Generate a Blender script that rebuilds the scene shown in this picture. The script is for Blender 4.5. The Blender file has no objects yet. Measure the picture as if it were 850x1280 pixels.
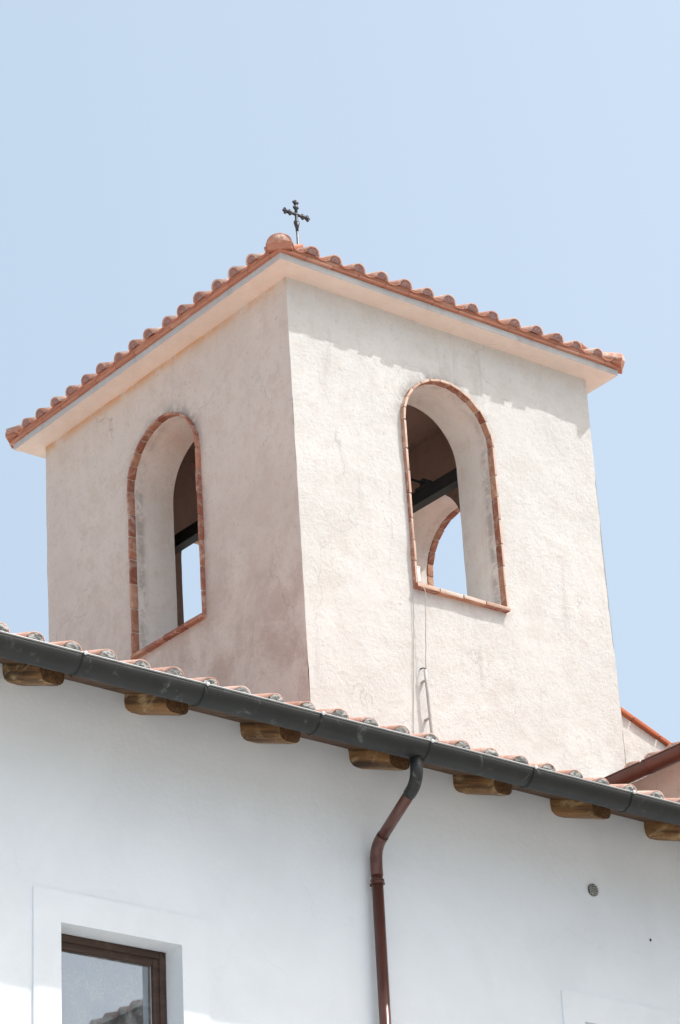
import bpy, bmesh, math, random
from mathutils import Vector, Matrix, noise
random.seed(7)
PI = math.pi
R = math.radians
sc = bpy.context.scene
COL = sc.collection
V = Vector
GZ = -14.35                       # ground level (tower wall top is z = 0)

# ------------------------------------------------------------------ materials
class NT:
    def __init__(s, name):
        s.m = bpy.data.materials.new(name); s.m.use_nodes = True
        s.t = s.m.node_tree; s.n = s.t.nodes; s.b = s.n['Principled BSDF']
        s.co = s.n.new('ShaderNodeTexCoord').outputs['Object']
    def lk(s, a, b): s.t.links.new(a, b)
    def put(s, sock, v):
        if hasattr(v, 'node'): s.lk(v, sock)
        elif isinstance(v, (tuple, list)) and len(v) == 3 and sock.type == 'RGBA': sock.default_value = (*v, 1)
        else: sock.default_value = v
    def mapping(s, scale=(1, 1, 1), rot=(0, 0, 0)):
        n = s.n.new('ShaderNodeMapping'); s.lk(s.co, n.inputs['Vector'])
        n.inputs['Scale'].default_value = scale; n.inputs['Rotation'].default_value = rot
        return n.outputs[0]
    def noise(s, scale, detail=6, rough=.6, dist=0, vec=None):
        n = s.n.new('ShaderNodeTexNoise'); s.lk(vec or s.co, n.inputs['Vector'])
        n.inputs['Scale'].default_value = scale; n.inputs['Detail'].default_value = detail
        n.inputs['Roughness'].default_value = rough; n.inputs['Distortion'].default_value = dist
        return n.outputs['Fac']
    def voro(s, scale, feat='DISTANCE_TO_EDGE', vec=None):
        n = s.n.new('ShaderNodeTexVoronoi'); n.feature = feat; s.lk(vec or s.co, n.inputs['Vector'])
        n.inputs['Scale'].default_value = scale
        return n.outputs['Distance']
    def ramp(s, f, lo, hi, a=0., b=1.):
        n = s.n.new('ShaderNodeMapRange'); n.interpolation_type = 'SMOOTHSTEP'; s.lk(f, n.inputs[0])
        for i, v in zip((1, 2, 3, 4), (lo, hi, a, b)): n.inputs[i].default_value = v
        return n.outputs[0]
    def math(s, op, a, b=0., c=0.):
        n = s.n.new('ShaderNodeMath'); n.operation = op
        for i, v in enumerate((a, b, c)): s.put(n.inputs[i], v)
        return n.outputs[0]
    def mix(s, f, a, b, mode='MIX'):
        n = s.n.new('ShaderNodeMix'); n.data_type = 'RGBA'; n.blend_type = mode
        s.put(n.inputs[0], f); s.put(n.inputs[6], a); s.put(n.inputs[7], b)
        return n.outputs[2]
    def attr(s, name):
        n = s.n.new('ShaderNodeAttribute'); n.attribute_name = name
        return n.outputs['Fac']
    def sep(s, vec=None):
        n = s.n.new('ShaderNodeSeparateXYZ'); s.lk(vec or s.co, n.inputs[0]); return n.outputs
    def vadd(s, a, b, k):
        n = s.n.new('ShaderNodeVectorMath'); n.operation = 'MULTIPLY_ADD'
        s.lk(b, n.inputs[0]); n.inputs[1].default_value = (k, k, k); s.lk(a, n.inputs[2]); return n.outputs[0]
    def nvec(s, scale):
        n = s.n.new('ShaderNodeTexNoise'); s.lk(s.co, n.inputs['Vector']); n.inputs['Scale'].default_value = scale
        n.inputs['Detail'].default_value = 4
        return n.outputs['Color']
    def bump(s, h, strength, dist, nrm=None):
        n = s.n.new('ShaderNodeBump'); n.inputs['Strength'].default_value = strength
        n.inputs['Distance'].default_value = dist; s.lk(h, n.inputs['Height'])
        if nrm: s.lk(nrm, n.inputs['Normal'])
        return n.outputs[0]
    def out(s, col=None, rough=None, nrm=None, metal=None, spec=None):
        b = s.b.inputs
        if col is not None: s.put(b['Base Color'], col)
        if rough is not None: s.put(b['Roughness'], rough)
        if nrm is not None: s.lk(nrm, b['Normal'])
        if metal is not None: b['Metallic'].default_value = metal
        if spec is not None: b['Specular IOR Level'].default_value = spec
        return s.m

def plaster(name, base, stain, dark, amt=.5, streak=.4, crack=.5, bmp=.5, grain=.5, rust=None, low=None, foot=None):
    t = NT(name)
    c = t.mix(t.ramp(t.noise(.9, 5, .65, .4), .35, .7), base, tuple(x * .93 for x in base))
    c = t.mix(t.math('MULTIPLY', t.ramp(t.noise(2.3, 8, .7, .6), .5, .72), amt), c, stain)
    st = t.noise(1., 7, .7, .5, t.mapping((5, 5, .55)))
    c = t.mix(t.math('MULTIPLY', t.ramp(st, .54, .78), streak), c, dark)
    # fine grime speckles
    c = t.mix(t.math('MULTIPLY', t.ramp(t.noise(30, 5, .78), .56, .72), grain), c, dark)
    c = t.mix(t.math('MULTIPLY', t.ramp(t.noise(6.5, 7, .78, .2), .46, .66), grain * .8), c, stain)
    z = t.sep()[2]
    if low:    # damp brownish patches low on the wall, broken up by noise
        g = t.math('MULTIPLY', t.ramp(z, low[0], low[1], 1, 0), t.ramp(t.noise(1.7, 9, .78, .25), .40, .62))
        c = t.mix(t.math('MULTIPLY', g, low[2]), c, low[3])
    if rust:   # rusty seep line under the eaves slab
        g = t.math('MULTIPLY', t.ramp(z, rust[0] - .13, rust[0] - .01, 0, 1), t.ramp(t.noise(2.6, 6, .7, .3), .36, .58))
        c = t.mix(t.math('MULTIPLY', g, .9), c, rust[1])
    gm = t.math('MULTIPLY', t.attr('grime'), t.ramp(t.noise(7, 7, .75, .4), .36, .60))
    c = t.mix(t.math('MULTIPLY', gm, .75), c, tuple(x * .8 for x in dark))
    wv = t.vadd(t.co, t.nvec(2.2), .7)
    e = t.voro(.75, vec=wv)
    cr = t.math('MULTIPLY', t.ramp(e, .002, .006, 1, 0), t.ramp(t.noise(1.1, 2), .5, .62))
    c = t.mix(t.math('MULTIPLY', cr, crack), c, tuple(x * .45 for x in base))
    h1 = t.noise(6, 8, .72, 0); h2 = t.noise(60, 5, .7)
    h3 = t.noise(24, 6, .75, 0)
    ms = t.ramp(t.noise(1.4, 5, .65), .36, .62, .25, 1.)
    h2 = t.math('MULTIPLY', h2, ms); h3 = t.math('MULTIPLY', h3, ms)
    n = t.bump(h1, bmp * .6, .022)
    n = t.bump(h3, bmp * .7, .012, n)
    n = t.bump(h2, bmp * .8, .006, n)
    n = t.bump(cr, crack * .4, -.004, n)
    return t.out(c, .92, n, spec=.25)

def mat(name, col, rough=.6, metal=0, var=.15, scale=8, bmp=.15, bscale=40, bd=.004, spec=.4, dirt=None):
    t = NT(name)
    c = t.mix(t.ramp(t.noise(scale, 6, .65), .35, .7), col, tuple(x * (1 - var) for x in col))
    if dirt: c = t.mix(t.math('MULTIPLY', t.ramp(t.noise(scale * 1.7, 8, .75, .8), .56, .70), dirt[1]), c, dirt[0])
    return t.out(c, rough, t.bump(t.noise(bscale, 5, .6), bmp, bd), metal, spec)

def terracotta(name, cols, wash=None, washamt=.4, bmp=.4):
    t = NT(name)
    a = t.attr('tint')
    c = t.mix(t.ramp(a, 0, .5), cols[0], cols[1]); c = t.mix(t.ramp(a, .5, 1), c, cols[2])
    c = t.mix(t.math('MULTIPLY', t.ramp(t.noise(14, 7, .7, .5), .45, .72), .45), c, cols[3])
    if wash:
        f = t.math('MULTIPLY', t.ramp(t.noise(9, 8, .75, .5), .45, .68), washamt)
        c = t.mix(f, c, wash)
    n = t.bump(t.noise(22, 6, .65), bmp, .006); n = t.bump(t.noise(140, 3), bmp * .5, .002, n)
    return t.out(c, .85, n, spec=.25)

M = {}
M['tower'] = plaster('tower_plaster', (.625, .622, .60), (.555, .53, .495), (.40, .375, .35), .7, .55, .3, .6, .85)
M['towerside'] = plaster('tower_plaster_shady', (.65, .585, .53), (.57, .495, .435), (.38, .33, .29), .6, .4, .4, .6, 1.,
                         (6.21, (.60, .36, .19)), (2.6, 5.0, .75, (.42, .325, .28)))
M['reveal'] = plaster('reveal_plaster', (.82, .79, .75), (.70, .58, .49), (.40, .37, .34), .35, .55, .15, .3)
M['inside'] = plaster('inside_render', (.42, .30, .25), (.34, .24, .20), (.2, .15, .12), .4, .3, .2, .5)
M['soffit'] = plaster('soffit_plaster', (.82, .76, .69), (.70, .60, .51), (.48, .41, .35), .4, .2, .3, .25, .4)
M['concrete'] = plaster('fascia_concrete', (.50, .51, .51), (.40, .40, .40), (.28, .28, .27), .6, .7, .2, .4)
M['white'] = plaster('white_wall_plaster', (.775, .825, .87), (.75, .795, .84), (.66, .685, .715), .25, .12, .06, .18, .12)
M['pink'] = plaster('pink_plaster', (.90, .86, .83), (.84, .75, .69), (.5, .40, .33), .3, .2, .1, .2)
M['gable'] = plaster('old_gable_plaster', (.72, .69, .65), (.50, .47, .43), (.33, .31, .29), .9, .5, .3, .6)
TC = [(.58, .345, .26), (.44, .22, .155), (.64, .44, .36), (.34, .20, .155)]
M['tile'] = terracotta('roof_terracotta', TC, (.80, .65, .57), .7)
M['pan'] = terracotta('pan_terracotta', [(.50, .25, .175), (.44, .205, .14), (.54, .31, .225), (.36, .175, .125)])
M['brick'] = terracotta('surround_brick', [(.42, .19, .12), (.27, .10, .065), (.50, .28, .18), (.22, .12, .09)], (.66, .58, .51), .6, .6)
M['brick_sunlit'] = terracotta('sunlit_pale_brick', [(.60, .47, .38), (.58, .42, .33), (.63, .53, .45), (.50, .33, .24)], (.46, .22, .13), .5, .6)  # paler copy of the surround brick, sunlight put into its colour
M['coping'] = terracotta('coping_terracotta', [(.52, .17, .085), (.46, .14, .07), (.55, .2, .1), (.36, .13, .08)])
M['mortar'] = mat('grey_mortar', (.58, .565, .535), .95, 0, .45, 22, .9, 60, .02, .2, ((.27, .26, .245), .6))
M['plug'] = mat('tile_end_mortar', (.40, .245, .225), .95, 0, .35, 25, .9, 70, .015, .2, ((.55, .43, .40), .6))
M['joint'] = mat('brick_joint_mortar', (.55, .49, .43), .95, 0, .3, 20, .5, 60, .006, .2)
M['zinc'] = mat('dark_grey_gutter_paint', (.013, .0145, .014), .55, 0, .35, 5, .12, 14, .006, .5, ((.20, .22, .205), .45))
M['lip'] = mat('worn_gutter_lip', (.30, .31, .31), .45, .3, .2, 9, .1, 30, .002, .5)
M['rivet'] = mat('bare_rivet', (.75, .75, .74), .4, .2, .1)
M['brown'] = mat('brown_enamel', (.105, .040, .030), .30, 0, .2, 4, .05, 9, .004, .5, ((.16, .075, .055), .25))
M['iron'] = mat('weathered_iron', (.055, .055, .065), .5, .4, .4, 30, .4, 80, .003, .5, ((.15, .12, .09), .5))
M['pole'] = mat('galvanised_pole', (.20, .21, .22), .45, .5, .3, 30, .1)
M['steel'] = mat('dark_steel_beam', (.022, .024, .024), .6, 0, .3, 10, .2, 30, .004, .4)
M['cable'] = mat('grey_cable', (.44, .42, .39), .7, 0, .2, 20)
M['conduit'] = mat('grey_conduit', (.46, .45, .44), .6, 0, .2, 20)
M['plastic'] = mat('white_plastic', (.78, .78, .77), .5, 0, .05)
M['meshwire'] = mat('vent_wire', (.40, .40, .38), .6, .2, .3, 60)
M['black'] = mat('vent_dark', (.015, .015, .015), .9)
M['ground'] = mat('stone_paving', (.54, .52, .485), .9, 0, .25, .6, .4, 12, .02, .3, ((.42, .40, .37), .5))
M['blind'] = mat('dim_room_wall', (.22, .22, .21), .9)
M['ochre'] = plaster('ochre_plaster', (.45, .36, .28), (.4, .3, .24), (.3, .25, .2), .3, .3, .1, .3)

def wood(name, a, b, c, axis='Y', bmp=.6, k=1.):
    t = NT(name)
    s = {'Y': (30 * k, .9, 30 * k), 'X': (1.6, 22 * k, 22 * k), 'Z': (22 * k, 22 * k, 1.6)}[axis]
    mp = t.mapping(s)
    if axis == 'Y':      # grain follows the slope of the rafters
        ro_ = t.mapping((1, 1, 1), (-math.atan(.36), 0, 0)); mp2 = t.n.new('ShaderNodeMapping'); t.lk(ro_, mp2.inputs[0]); mp2.inputs['Scale'].default_value = s; mp = mp2.outputs[0]
    g = t.noise(1., 8, .72, .2, mp)
    col = t.mix(t.ramp(g, .35, .62), a, b)
    col = t.mix(t.math('MULTIPLY', t.ramp(t.noise(5.5, 7, .75, .3, t.mapping((1, .6, 1.4))), .50, .70), .8), col, c)
    n = t.bump(g, bmp, .012); n = t.bump(t.noise(90, 3), .2, .003, n)
    return t.out(col, .6, n, spec=.35)
M['log'] = wood('weathered_log', (.035, .018, .008), (.27, .14, .052), (.58, .42, .23), 'Y', .9, .8)
M['logend'] = wood('log_end_grain', (.06, .032, .016), (.17, .088, .036), (.26, .15, .07), 'Y', .8, 1.6)
M['board'] = wood('eaves_board', (.045, .022, .011), (.11, .055, .024), (.17, .095, .045), 'Y', .5)
M['frame'] = wood('brown_window_frame', (.040, .022, .016), (.068, .040, .030), (.10, .068, .05), 'X', .25)

def glass():
    t = NT('window_glass'); n, l = t.n, t.t.links
    gl = n.new('ShaderNodeBsdfGlossy'); gl.inputs['Roughness'].default_value = .012
    gl.inputs['Color'].default_value = (.74, .80, .86, 1)
    tr = n.new('ShaderNodeBsdfTransparent'); tr.inputs['Color'].default_value = (.8, .86, .86, 1)
    df = n.new('ShaderNodeBsdfDiffuse'); df.inputs['Color'].default_value = (.55, .58, .6, 1)
    l.new(t.bump(t.noise(1.2, 1), .05, .001), gl.inputs['Normal'])
    fr = n.new('ShaderNodeFresnel'); fr.inputs['IOR'].default_value = 2.2
    f = t.math('ADD', fr.outputs[0], .24)
    m1 = n.new('ShaderNodeMixShader'); l.new(f, m1.inputs[0]); l.new(tr.outputs[0], m1.inputs[1]); l.new(gl.outputs[0], m1.inputs[2])
    m2 = n.new('ShaderNodeMixShader'); l.new(t.ramp(t.noise(3.5, 7, .7, .6), .36, .70, .06, .48), m2.inputs[0])
    l.new(m1.outputs[0], m2.inputs[1]); l.new(df.outputs[0], m2.inputs[2])
    l.new(m2.outputs[0], n['Material Output'].inputs['Surface'])
    return t.m
M['glass'] = glass()

# ------------------------------------------------------------------ mesh builder
class MB:
    def __init__(s): s.v = []; s.f = []; s.mi = []; s.ti = []; s.sm = []
    def add(s, vs, fs, mi=0, tint=.5, smooth=False):
        o = len(s.v); s.v += [V(p) for p in vs]
        for f in fs:
            s.f.append([i + o for i in f]); s.mi.append(mi); s.ti.append(tint); s.sm.append(smooth)
    def box(s, c, size, mi=0, tint=.5, rot=None, bev=0., jit=0.):
        h = V(size) / 2; P = []
        if bev <= 0:
            for z in (-1, 1):
                for x, y in ((-1, -1), (1, -1), (1, 1), (-1, 1)): P.append(V((x * h.x, y * h.y, z * h.z)))
            F = [(3, 2, 1, 0), (4, 5, 6, 7), (0, 1, 5, 4), (1, 2, 6, 5), (2, 3, 7, 6), (3, 0, 4, 7)]
        else:
            bm = bmesh.new(); bmesh.ops.create_cube(bm, size=1)
            for v in bm.verts: v.co = V((v.co.x * size[0], v.co.y * size[1], v.co.z * size[2]))
            bmesh.ops.bevel(bm, geom=bm.edges[:], offset=bev, segments=2, affect='EDGES', profile=.6)
            bm.verts.index_update()
            P = [v.co.copy() for v in bm.verts]; F = [[v.index for v in f.verts] for f in bm.faces]; bm.free()
        if jit: P = [p + V((random.uniform(-jit, jit), random.uniform(-jit, jit), random.uniform(-jit, jit))) for p in P]
        if rot is not None: P = [rot @ p for p in P]
        s.add([p + V(c) for p in P], F, mi, tint, bev > 0)
    def tube(s, pts, r, n=12, mi=0, cap=True, smooth=True, tint=.5):
        pts = [V(p) for p in pts]; rs = r if isinstance(r, (list, tuple)) else [r] * len(pts)
        P = []; F = []; prev = None
        for i, p in enumerate(pts):
            d = (pts[min(i + 1, len(pts) - 1)] - pts[max(i - 1, 0)]).normalized()
            if prev is None:
                a = V((0, 0, 1)) if abs(d.z) < .9 else V((1, 0, 0))
                a = (a - d * a.dot(d)).normalized()
            else: a = (prev - d * prev.dot(d)).normalized()
            prev = a; b = d.cross(a)
            for k in range(n):
                t = 2 * PI * k / n; P.append(p + (a * math.cos(t) + b * math.sin(t)) * rs[i])
        for i in range(len(pts) - 1):
            for k in range(n):
                F.append((i * n + k, i * n + (k + 1) % n, (i + 1) * n + (k + 1) % n, (i + 1) * n + k))
        s.add(P, F, mi, tint, smooth)
        if cap:
            o = len(s.v) - len(P)
            s.f.append([o + k for k in range(n)][::-1]); s.mi.append(mi); s.ti.append(tint); s.sm.append(False)
            o += (len(pts) - 1) * n
            s.f.append([o + k for k in range(n)]); s.mi.append(mi); s.ti.append(tint); s.sm.append(False)
    def ball(s, c, r, mi=0, sc=(1, 1, 1), nu=10, nv=6, jit=0.):
        P = []; F = []; c = V(c)
        for j in range(nv + 1):
            ph = PI * j / nv
            for i in range(nu):
                th = 2 * PI * i / nu; k = r * (1 + random.uniform(-jit, jit))
                P.append(c + V((math.sin(ph) * math.cos(th) * k * sc[0], math.sin(ph) * math.sin(th) * k * sc[1], math.cos(ph) * k * sc[2])))
        for j in range(nv):
            for i in range(nu):
                F.append((j * nu + i, (j + 1) * nu + i, (j + 1) * nu + (i + 1) % nu, j * nu + (i + 1) % nu))
        s.add(P, F, mi, .5, True)
    def build(s, name, mats, parent=None, base=(0, 0, 0), weld=0., fixn=True, disp=None):
        base = V(base)
        me = bpy.data.meshes.new(name)
        me.from_pydata([tuple(p - base) for p in s.v], [], s.f)
        for m in (mats if isinstance(mats, (list, tuple)) else [mats]): me.materials.append(M[m])
        me.polygons.foreach_set('material_index', s.mi)
        me.polygons.foreach_set('use_smooth', s.sm)
        a = me.attributes.new('tint', 'FLOAT', 'FACE'); a.data.foreach_set('value', s.ti)
        if weld or fixn or disp:
            bm = bmesh.new(); bm.from_mesh(me)
            if weld: bmesh.ops.remove_doubles(bm, verts=bm.verts, dist=weld)
            if fixn: bmesh.ops.recalc_face_normals(bm, faces=bm.faces)
            if disp:
                bm.normal_update()
                mv = [(v, v.normal * disp(v.co + base)) for v in bm.verts]
                for v, d in mv: v.co += d
            bm.to_mesh(me); bm.free()
        o = bpy.data.objects.new(name, me); COL.objects.link(o)
        if parent is not None: o.parent = parent
        else: o.location = base
        return o

def tag(o, label=None, cat=None, group=None, kind=None):
    for k, v in (('label', label), ('category', cat), ('group', group), ('kind', kind)):
        if v: o[k] = v
    return o
def empty(name, loc, label, cat, group=None):
    o = bpy.data.objects.new(name, None); COL.objects.link(o); o.location = loc; o.empty_display_size = .3
    return tag(o, label, cat, group)

# ------------------------------------------------------------------ roof tiles
def arc_tile(mb, p, up, side, nrm, L, r0, r1, mi=0, tint=.5, th=.013, n=10, flat=.92, pan=False):
    """half-round tile: p = centre of its low end, r0 low radius, r1 high radius"""
    P = []; sgn = -1 if pan else 1
    for q, (rr, dn) in enumerate(((r0, 0), (r1, L))):
        for t_ in (0, th):
            for k in range(n + 1):
                a = PI * k / n; r = rr - t_
                P.append(p + up * dn + side * (math.cos(a) * r) + nrm * (sgn * math.sin(a) * r * flat))
    m = n + 1; F = []
    for k in range(n):
        F += [(k, k + 1, 2 * m + k + 1, 2 * m + k), (m + k + 1, m + k, 3 * m + k, 3 * m + k + 1),
              (k + 1, k, m + k, m + k + 1), (2 * m + k, 2 * m + k + 1, 3 * m + k + 1, 3 * m + k)]
    F += [(0, 2 * m, 3 * m, m), (n, m + n, 3 * m + n, 2 * m + n)]
    mb.add(P, F, mi, tint, True)
def plug(mb, p, up, side, nrm, r, mi, rough=.004, inset=.012, bulge=.006, drop=0., flat=.92, n=12):
    """mortar filling of a tile's open low end"""
    P = []; F = []; rings = 4
    P.append(p + up * inset - up * bulge + nrm * (r * .4 * flat))
    for j in range(1, rings + 1):
        for k in range(n + 1):
            a = PI * k / n; rr = r * j / rings
            b = V((side * math.cos(a) * rr + nrm * math.sin(a) * rr * flat))
            c0 = nrm * (r * .4 * flat) * (1 - j / rings)
            d = up * (inset - bulge * (1 - (j / rings) ** 2) + random.uniform(-rough, rough))
            e = -nrm * drop * random.random() if k in (0, n) or a == 0 else V((0, 0, 0))
            P.append(p + b + c0 + d + e)
    for k in range(n): F.append((0, 1 + k, 2 + k))
    for j in range(rings - 1):
        o = 1 + j * (n + 1)
        for k in range(n): F.append((o + k, o + n + 1 + k, o + n + 2 + k, o + k + 1))
    # flat bottom closing
    o = 1 + (rings - 1) * (n + 1)
    bot = [1 + j * (n + 1) for j in range(rings)]; bot2 = [1 + j * (n + 1) + n for j in range(rings)]
    F.append([bot[j] for j in range(rings - 1, -1, -1)] + [0] + bot2)
    mb.add(P, F, mi, random.random(), True)

def tile_field(mb, org, side, up, nrm, centres, length, r=.088, pitch=.26, mi=(0, 1, 2), plugrough=.004, drop=0., Lt=.46, ex=.36, wob=.006, plugset=.010):
    """courses of pan and cover tiles; centres = [(s, run length)]"""
    for s, run in centres:
        k = 0; d = 0.
        while d < run - .05:
            j = V((random.uniform(-wob, wob), random.uniform(-wob, wob), random.uniform(-wob, wob) * .5))
            L = min(Lt, max(.15, run - d + .08))
            q = org + side * s + up * (d + random.uniform(-.012, .012)) + nrm * .014 + j
            rr = r * random.uniform(.96, 1.04)
            arc_tile(mb, q, (up + nrm * -.012 + side * random.uniform(-.012, .012)).normalized(), side, nrm, L, rr, rr * .84, mi[0], random.random())
            if k == 0: plug(mb, q, up, side, nrm, rr - .010, mi[2], plugrough, plugset, .010, drop=drop)
            d += ex; k += 1
    ss = [c[0] for c in centres]
    for s in [x + pitch / 2 for x in ss] + [ss[0] - pitch / 2]:
        run = min([c[1] for c in sorted(centres, key=lambda c: abs(c[0] - s))[:2]])
        d = 0.
        while d < run - .05:
            L = min(Lt, max(.15, run - d + .05))
            arc_tile(mb, org + side * s + up * (d + .012) + nrm * (.047 + random.uniform(-.003, .003)), up, side, nrm, L, .080, .090, mi[1], random.random(), flat=.62, pan=True)
            d += ex

# ------------------------------------------------------------------ bell tower
WX, WY = 3.5, 3.76
TB = V((WX / 2, WY / 2, -6.2))
tower = empty('bell_tower', TB, 'square cream plastered bell tower with arched openings edged in brick and a red tiled roof', 'tower')
ZB = -6.2; TH = .46
WIN = {  # wall: (centre, half opening, sill z, arch crown z)
    'S': (1.71, .505, -2.63, -.565), 'W': (1.86, .52, -2.665, -.555),
    'E': (1.86, .52, -2.665, -.555), 'N': (1.71, .505, -2.63, -.565)}
def tri(w, u, d, z):   # wall coordinates (along, depth inwards, height) -> world
    return V({'S': (u, d, z), 'W': (d, u, z), 'E': (WX - d, u, z), 'N': (u, WY - d, z)}[w])
def lin(a, b, n): return [a + (b - a) * i / n for i in range(n + 1)]
def arch_wall(mb, w, u0, u1, d, z0, z1, mi, step=.06):
    c, h, zs, zt = WIN[w]; zsp = zt - h
    nb = max(2, int((zs - z0) / step)); nm = max(2, int((zsp - zs) / step)); na = max(2, int((z1 - zsp) / step))
    zfull = lin(z0, zs, nb) + lin(zs, zsp, nm)[1:] + lin(zsp, z1, na)[1:]
    left = lin(u0, c - h, max(2, int((c - h - u0) / step))); right = lin(c + h, u1, max(2, int((u1 - c - h) / step)))
    hole = [c - h * math.cos(PI * i / 28) for i in range(29)]
    def grid(us, zrow):
        P = [tri(w, u, d, z) for u in us for z in zrow(u)]; m = len(zrow(us[0]))
        F = [(i * m + j, (i + 1) * m + j, (i + 1) * m + j + 1, i * m + j + 1) for i in range(len(us) - 1) for j in range(m - 1)]
        mb.add(P, F, mi, .5, True)
    grid(left, lambda u: zfull); grid(right, lambda u: zfull)
    grid(hole, lambda u: lin(z0, zs, nb))
    def za(u):
        x = max(-1, min(1, (u - c) / h)); return zsp + h * math.sqrt(max(0, 1 - x * x))
    grid(hole, lambda u: lin(za(u), z1, na))
def outline(w, nm=16, na=28):
    c, h, zs, zt = WIN[w]; zsp = zt - h
    return ([(c - h, z) for z in lin(zs, zsp, nm)] + [(c - h * math.cos(PI * i / na), zsp + h * math.sin(PI * i / na)) for i in range(1, na)]
            + [(c + h, z) for z in lin(zsp, zs, nm)])
def lumpy(p):
    return .010 * noise.noise(p * .9) + .006 * noise.noise(p * 2.7) + .0035 * noise.noise(p * 8) + .0018 * noise.noise(p * 19)
mb = MB()
for w, L, mi in (('S', WX, 0), ('W', WY, 1), ('E', WX and WY, 0), ('N', WX, 1)):
    arch_wall(mb, w, 0, L, 0, ZB, 0.0, mi)
o = mb.build('wall', ['tower', 'towerside'], tower, TB, weld=.0005, disp=lumpy)
gr_ = []          # rain grime that clings to the plaster round the arch crowns and below the sills
for v in o.data.vertices:
    p = v.co + TB
    dS, dW = min(abs(p.y), abs(p.y - WY)), min(abs(p.x), abs(p.x - WX))
    w, u = ('S', p.x) if dS < dW else ('W', p.y)
    c, h, zs, zt = WIN[w]; zsp = zt - h; g = 0.
    if p.z > zsp - .25:
        d = math.hypot(u - c, max(0, p.z - zsp)) - h - .02
        g = math.exp(-(d / .085) ** 2) if d > -.05 else 0
        g *= min(1, (p.z - zsp + .25) / .5)
    elif w == 'W' and p.z > zs - .1 and abs(u - c) < h + .25:
        g = .55 * math.exp(-((abs(u - c) - h - .02) / .07) ** 2)
    if p.z < zs - .02: g = max(g, .45 * math.exp(-((abs(u - c) - h) / .10) ** 2) * math.exp((p.z - zs) / .6))
    gr_.append(g)
o.data.attributes.new('grime', 'FLOAT', 'POINT').data.foreach_set('value', gr_)
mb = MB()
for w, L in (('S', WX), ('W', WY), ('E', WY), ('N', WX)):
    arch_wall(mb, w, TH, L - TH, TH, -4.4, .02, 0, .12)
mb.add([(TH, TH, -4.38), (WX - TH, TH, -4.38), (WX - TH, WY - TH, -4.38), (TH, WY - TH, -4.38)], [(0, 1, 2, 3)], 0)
mb.build('inner_wall', 'inside', tower, TB, weld=.0005, disp=lambda p: -lumpy(p))
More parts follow.
